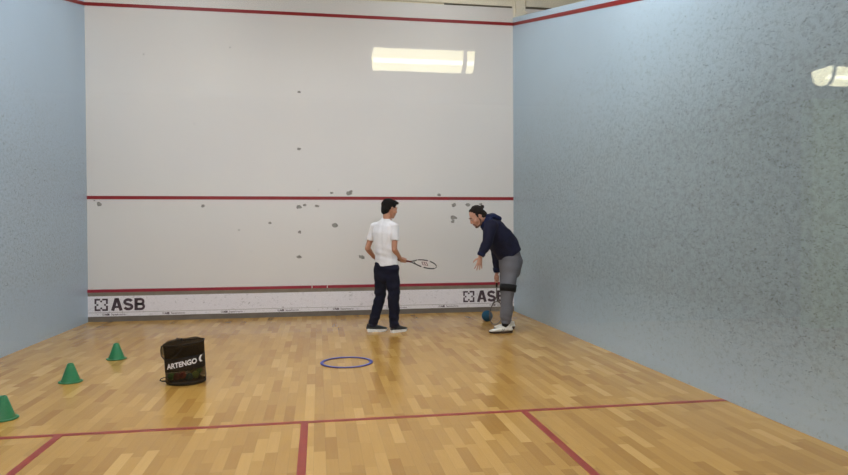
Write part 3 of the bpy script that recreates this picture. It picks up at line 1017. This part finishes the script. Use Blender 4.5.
    tr = fused('trousers', bm, M['navy'], root, .006, 3,
          lambda co: noise.noise(V((co.x * 8, co.y * 8, co.z * 14))) * .016 + .004 * math.sin(co.z * 90 + co.x * 25) * max(0, 1 - abs(co.z - .13) / .14) + .004 * math.sin(co.z * 60 - co.x * 30) * max(0, 1 - abs(co.z - .50) / .12))
    for a_ in (aL, aR):
        bm = bmesh.new(); tube(bm, [a_ + Z * .04, a_ - Z * .005], [.043, .045], N=14); obj('sock', bm, M['black'], root, True)
    # shoes
    g = onfloor(366.3, 330.9); shoe(root, V((g.x, -1.645, 0)) - V(off), math.radians(2), .272, .100, M['shoeg'], M['white_r'], .028)
    g = onfloor(390.6, 332.0); shoe(root, V((g.x, -1.80, 0)) - V(off), math.radians(33), .262, .100, M['shoeg'], M['white_r'], .028)
    tag(root, 'person in white t-shirt and dark trousers holding a racket, looking right', 'person')
    rk, *_ = racket('squash_racket', V(off) + butt, V(off) + tip, Nrm, (M['frame'], M['grip'], M['framew']),
                    [(-.045, .03, -.052, -.040), (-.045, .03, .030, .042), (-.045, -.033, -.05, .04), (-.012, 0, -.05, .04), (.02, .032, -.05, .04)])
    tag(rk, 'squash racket held out level by the person in the white t-shirt', 'racket')

# ---- person bending over in the navy hooded sweater
def navy_sweater_person():
    Y0 = -1.88
    root = empty('person', (at(505, 330, Y0).x, Y0, 0))
    off = root.location.copy()
    A = lambda px, py, Y=Y0: at(px, py, Y) - V(off)
    F = V((-1, 0, 0)); R = V((0, 1, 0)); Z = V((0, 0, 1))
    hp = A(510.5, 258); c1 = A(500.5, 239); c2 = A(493.5, 227); nb = A(487.5, 220.5)
    shN, shF = A(490.5, 225.5, -2.05), A(490, 225.5, -1.71)
    elN, elF = A(487.3, 241.5, -2.13), A(495.3, 250, -1.64)
    wrN, wrF = A(480.3, 256.2, -2.13), A(497.0, 272.5, -1.62)
    hN, hF = A(511.0, 262, -1.98), A(509.6, 262, -1.78)
    kN, kF = A(508.0, 288, -2.06), A(506.3, 288, -1.76)
    aN, aF = A(505.6, 323.6, -2.085), A(506.6, 321, -1.77)
    HC = A(476.7, 216.6); HK = 1.07
    HF = V((-.82, -.10, -.56)).normalized(); HR_ = HF.cross(Z).normalized(); HU = HR_.cross(HF).normalized()
    bm = bmesh.new()
    P_ = head(bm, HC, HF, HU, HK)
    tube(bm, [nb + V((.03, 0, -.01)), HC - HU * .05 - HF * .045], [(.062, .060), (.054, .056)], ref=R)
    tube(bm, [hp, c1, c2, nb], [(.14, .11), (.14, .11), (.15, .10), (.08, .07)], ref=R)
    for sh, el, wr in ((shN, elN, wrN), (shF, elF, wrF)):
        tube(bm, [sh, sh.lerp(el, .5), el], [.050, .044, .037])
        tube(bm, [el, el.lerp(wr, .3), wr], [.038, .038, .026])
    for h_, k_, a_ in ((hN, kN, aN), (hF, kF, aF)):
        tube(bm, [h_, k_, k_.lerp(a_, .4), a_], [.075, .052, .050, .036])
        tube(bm, [a_, a_ - Z * .025], [.034, .026])
    hc = A(496.9, 278.0, -1.60)
    tip = A(495.8, 324.3, -1.45)
    ax = (tip - hc).normalized()
    butt = hc - ax * .065
    grip_hand(bm, wrF, hc, ax, V((-.3, 1, 0)))
    open_hand(bm, wrN, (A(478.6, 270, -2.13) - wrN), V((.35, -.9, .1)), V((-1, 0, 0)), .36, .10, .19)
    body = fused('body', bm, M['skin2'], root, .0045, 3)
    face_bits(P_, HR_, HF, HU, body, M['hair2'], HK)
    # hair tied in a bun
    bm = bmesh.new()
    for p, r in (((0, -.030, .046), (.080, .089, .084)), ((0, -.070, -.014), (.068, .052, .070)), ((0, .010, .088), (.056, .038, .032))):
        ball(bm, P_(*p), tuple(q * HK for q in r), HR_, HF, HU)
    bun = A(482.2, 206.9)
    ball(bm, bun, (.025, .028, .025)); tube(bm, [P_(0, -.08, .06), bun], [.022, .020])
    tube(bm, [P_(0, -.10, 0), A(485.3, 213.5)], [.03, .022])
    for s in (1, -1): tube(bm, [P_(s * .074, .012, .040), P_(s * .074, .012, .0)], [.013, .008], N=8)
    fused('hair', bm, M['hair2'], root, .005, 2, cloth_noise(.005, 45, .003, 110))
    bm = bmesh.new()
    for s in (1, -1):
        tube(bm, [P_(s * .068, .004, -.020), P_(s * .066, .004, -.050), P_(s * .055, .024, -.090), P_(s * .018, .068, -.108), P_(0, .078, -.104)], [.011, .013, .015, .013, .013], N=10)
        tube(bm, [P_(0, .095, -.049), P_(s * .020, .088, -.053), P_(s * .028, .080, -.070), P_(s * .018, .074, -.095)], [.004, .0045, .005, .008], N=8)
    fused('beard', bm, M['beard'], root, .004, 2, cloth_noise(.002, 120))
    # sweater
    bm = bmesh.new()
    tube(bm, [A(509.6, 254.6), A(505.5, 247), A(500.5, 239), A(496, 231.5), A(492.5, 226), A(488.5, 222)],
         [(.185, .168), (.195, .178), (.205, .172), (.215, .152), (.195, .125), (.100, .085)], ref=R, flat=(True, False), N=30)
    for sh, el, wr, s in ((shN, elN, wrN, -1), (shF, elF, wrF, 1)):
        tube(bm, [nb.lerp(sh, .5) + V((.04, 0, -.02)), sh + V((.015, 0, 0)), sh.lerp(el, .5), el, el.lerp(wr, .55), el.lerp(wr, .92)],
             [.075, .088, .076, .066, .056, .046], flat=(False, True), N=20)
    sw = fused('hooded_sweater', bm, M['hood'], root, .006, 4,
          lambda co: noise.noise(co * 7 + V((4, 0, 0))) * .016 + noise.noise(V((co.x * 20, co.y * 9, co.z * 20))) * .007)
    bm = bmesh.new()
    tube(bm, [A(482.6, 226.5), A(485.2, 221.5), A(488.5, 216.8), A(493.5, 216.2), A(498.5, 218.6)], [(.075, .030), (.092, .036), (.105, .042), (.112, .045), (.085, .030)], ref=R, N=20)
    for s in (1, -1):
        tube(bm, [A(483.5, 228.5) + R * .02 * s, A(484.5, 224) + R * .075 * s, A(488, 220) + R * .10 * s], [.024, .034, .04])
    fused('hood', bm, M['hoodb'], sw, .006, 4, cloth_noise(.012, 12, .004, 40))
    for el, wr in ((elN, wrN), (elF, wrF)):
        bm = bmesh.new(); tube(bm, [el.lerp(wr, .78), el.lerp(wr, .88), el.lerp(wr, .99)], [.053, .051, .042], flat=(True, True)); obj('cuff', bm, M['hoodb'], sw, True)
    # trousers
    bm = bmesh.new()
    tube(bm, [A(509.5, 254), A(510.8, 261), A(510.0, 270)], [(.160, .140), (.172, .150), (.160, .136)], ref=R, N=26)
    for h_, k_, a_, dx in ((hN, kN, aN, 0), (hF, kF, aF, 0)):
        tube(bm, [h_, h_.lerp(k_, .5), k_, k_.lerp(a_, .45), k_.lerp(a_, .85), a_ + Z * .0], [.118, (.095, .108), (.080, .088), (.076, .080), (.066, .070), .058], ref=R, flat=(False, True), N=22)
    tr = fused('trousers', bm, M['sweat'], root, .006, 4,
          lambda co: noise.noise(V((co.x * 7, co.y * 7, co.z * 10))) * .014 + .005 * math.sin(co.z * 85 + co.x * 30) * max(0, 1 - abs(co.z - .16) / .12))
    bm = bmesh.new()
    k0 = kN.lerp(hN, .13); k1 = kN.lerp(aN, .10)
    tube(bm, [k0, k1], [(.102, .108), (.099, .103)], ref=R, flat=(True, True), N=30)
    bp = obj('knee_band', bm, M['black'], tr, True)
    for a_ in (aN, aF):
        bm = bmesh.new(); tube(bm, [a_ + Z * .04, a_ - Z * .008 + F * .004], [.044, .046], N=14); obj('sock', bm, M['black'], root, True)
    g = onfloor(512.3, 331.6); shoe(root, V((g.x - .022, -2.085, 0)) - V(off), math.radians(180), .318, .108, M['white_s'], M['dark_r'], .022, M['lime'], M['black'])
    g = onfloor(513.0, 329); shoe(root, V((g.x + .03, -1.765, 0)) - V(off), math.radians(184), .290, .108, M['white_s'], M['dark_r'], .022, M['lime'], M['black'])
    tag(root, 'person in navy hooded sweater and grey trousers bending forward, hand reaching down', 'person')
    rk, *_ = racket('squash_racket', V(off) + butt, V(off) + tip, V((.25, -1, -.1)), (M['frame2'], M['gripb'], M['frame']), None, .33, .20)
    tag(rk, 'squash racket hanging head down beside the teal ball', 'racket')

white_shirt_person()
navy_sweater_person()

# ------------------------------------------------------------------ world and view
w = bpy.data.worlds.new('world'); sc.world = w; w.use_nodes = True
w.node_tree.nodes['Background'].inputs[0].default_value = (.6, .65, .7, 1)
w.node_tree.nodes['Background'].inputs[1].default_value = .2
sc.view_settings.view_transform = 'Standard'
sc.view_settings.look = 'None'
sc.view_settings.gamma = 1
sc.view_settings.use_curve_mapping = False
sc.view_settings.exposure = 0.24
sc.cycles.use_denoising = True
sc.cycles.max_bounces = 8
sc.cycles.transparent_max_bounces = 16
sc.cycles.sample_clamp_indirect = 4
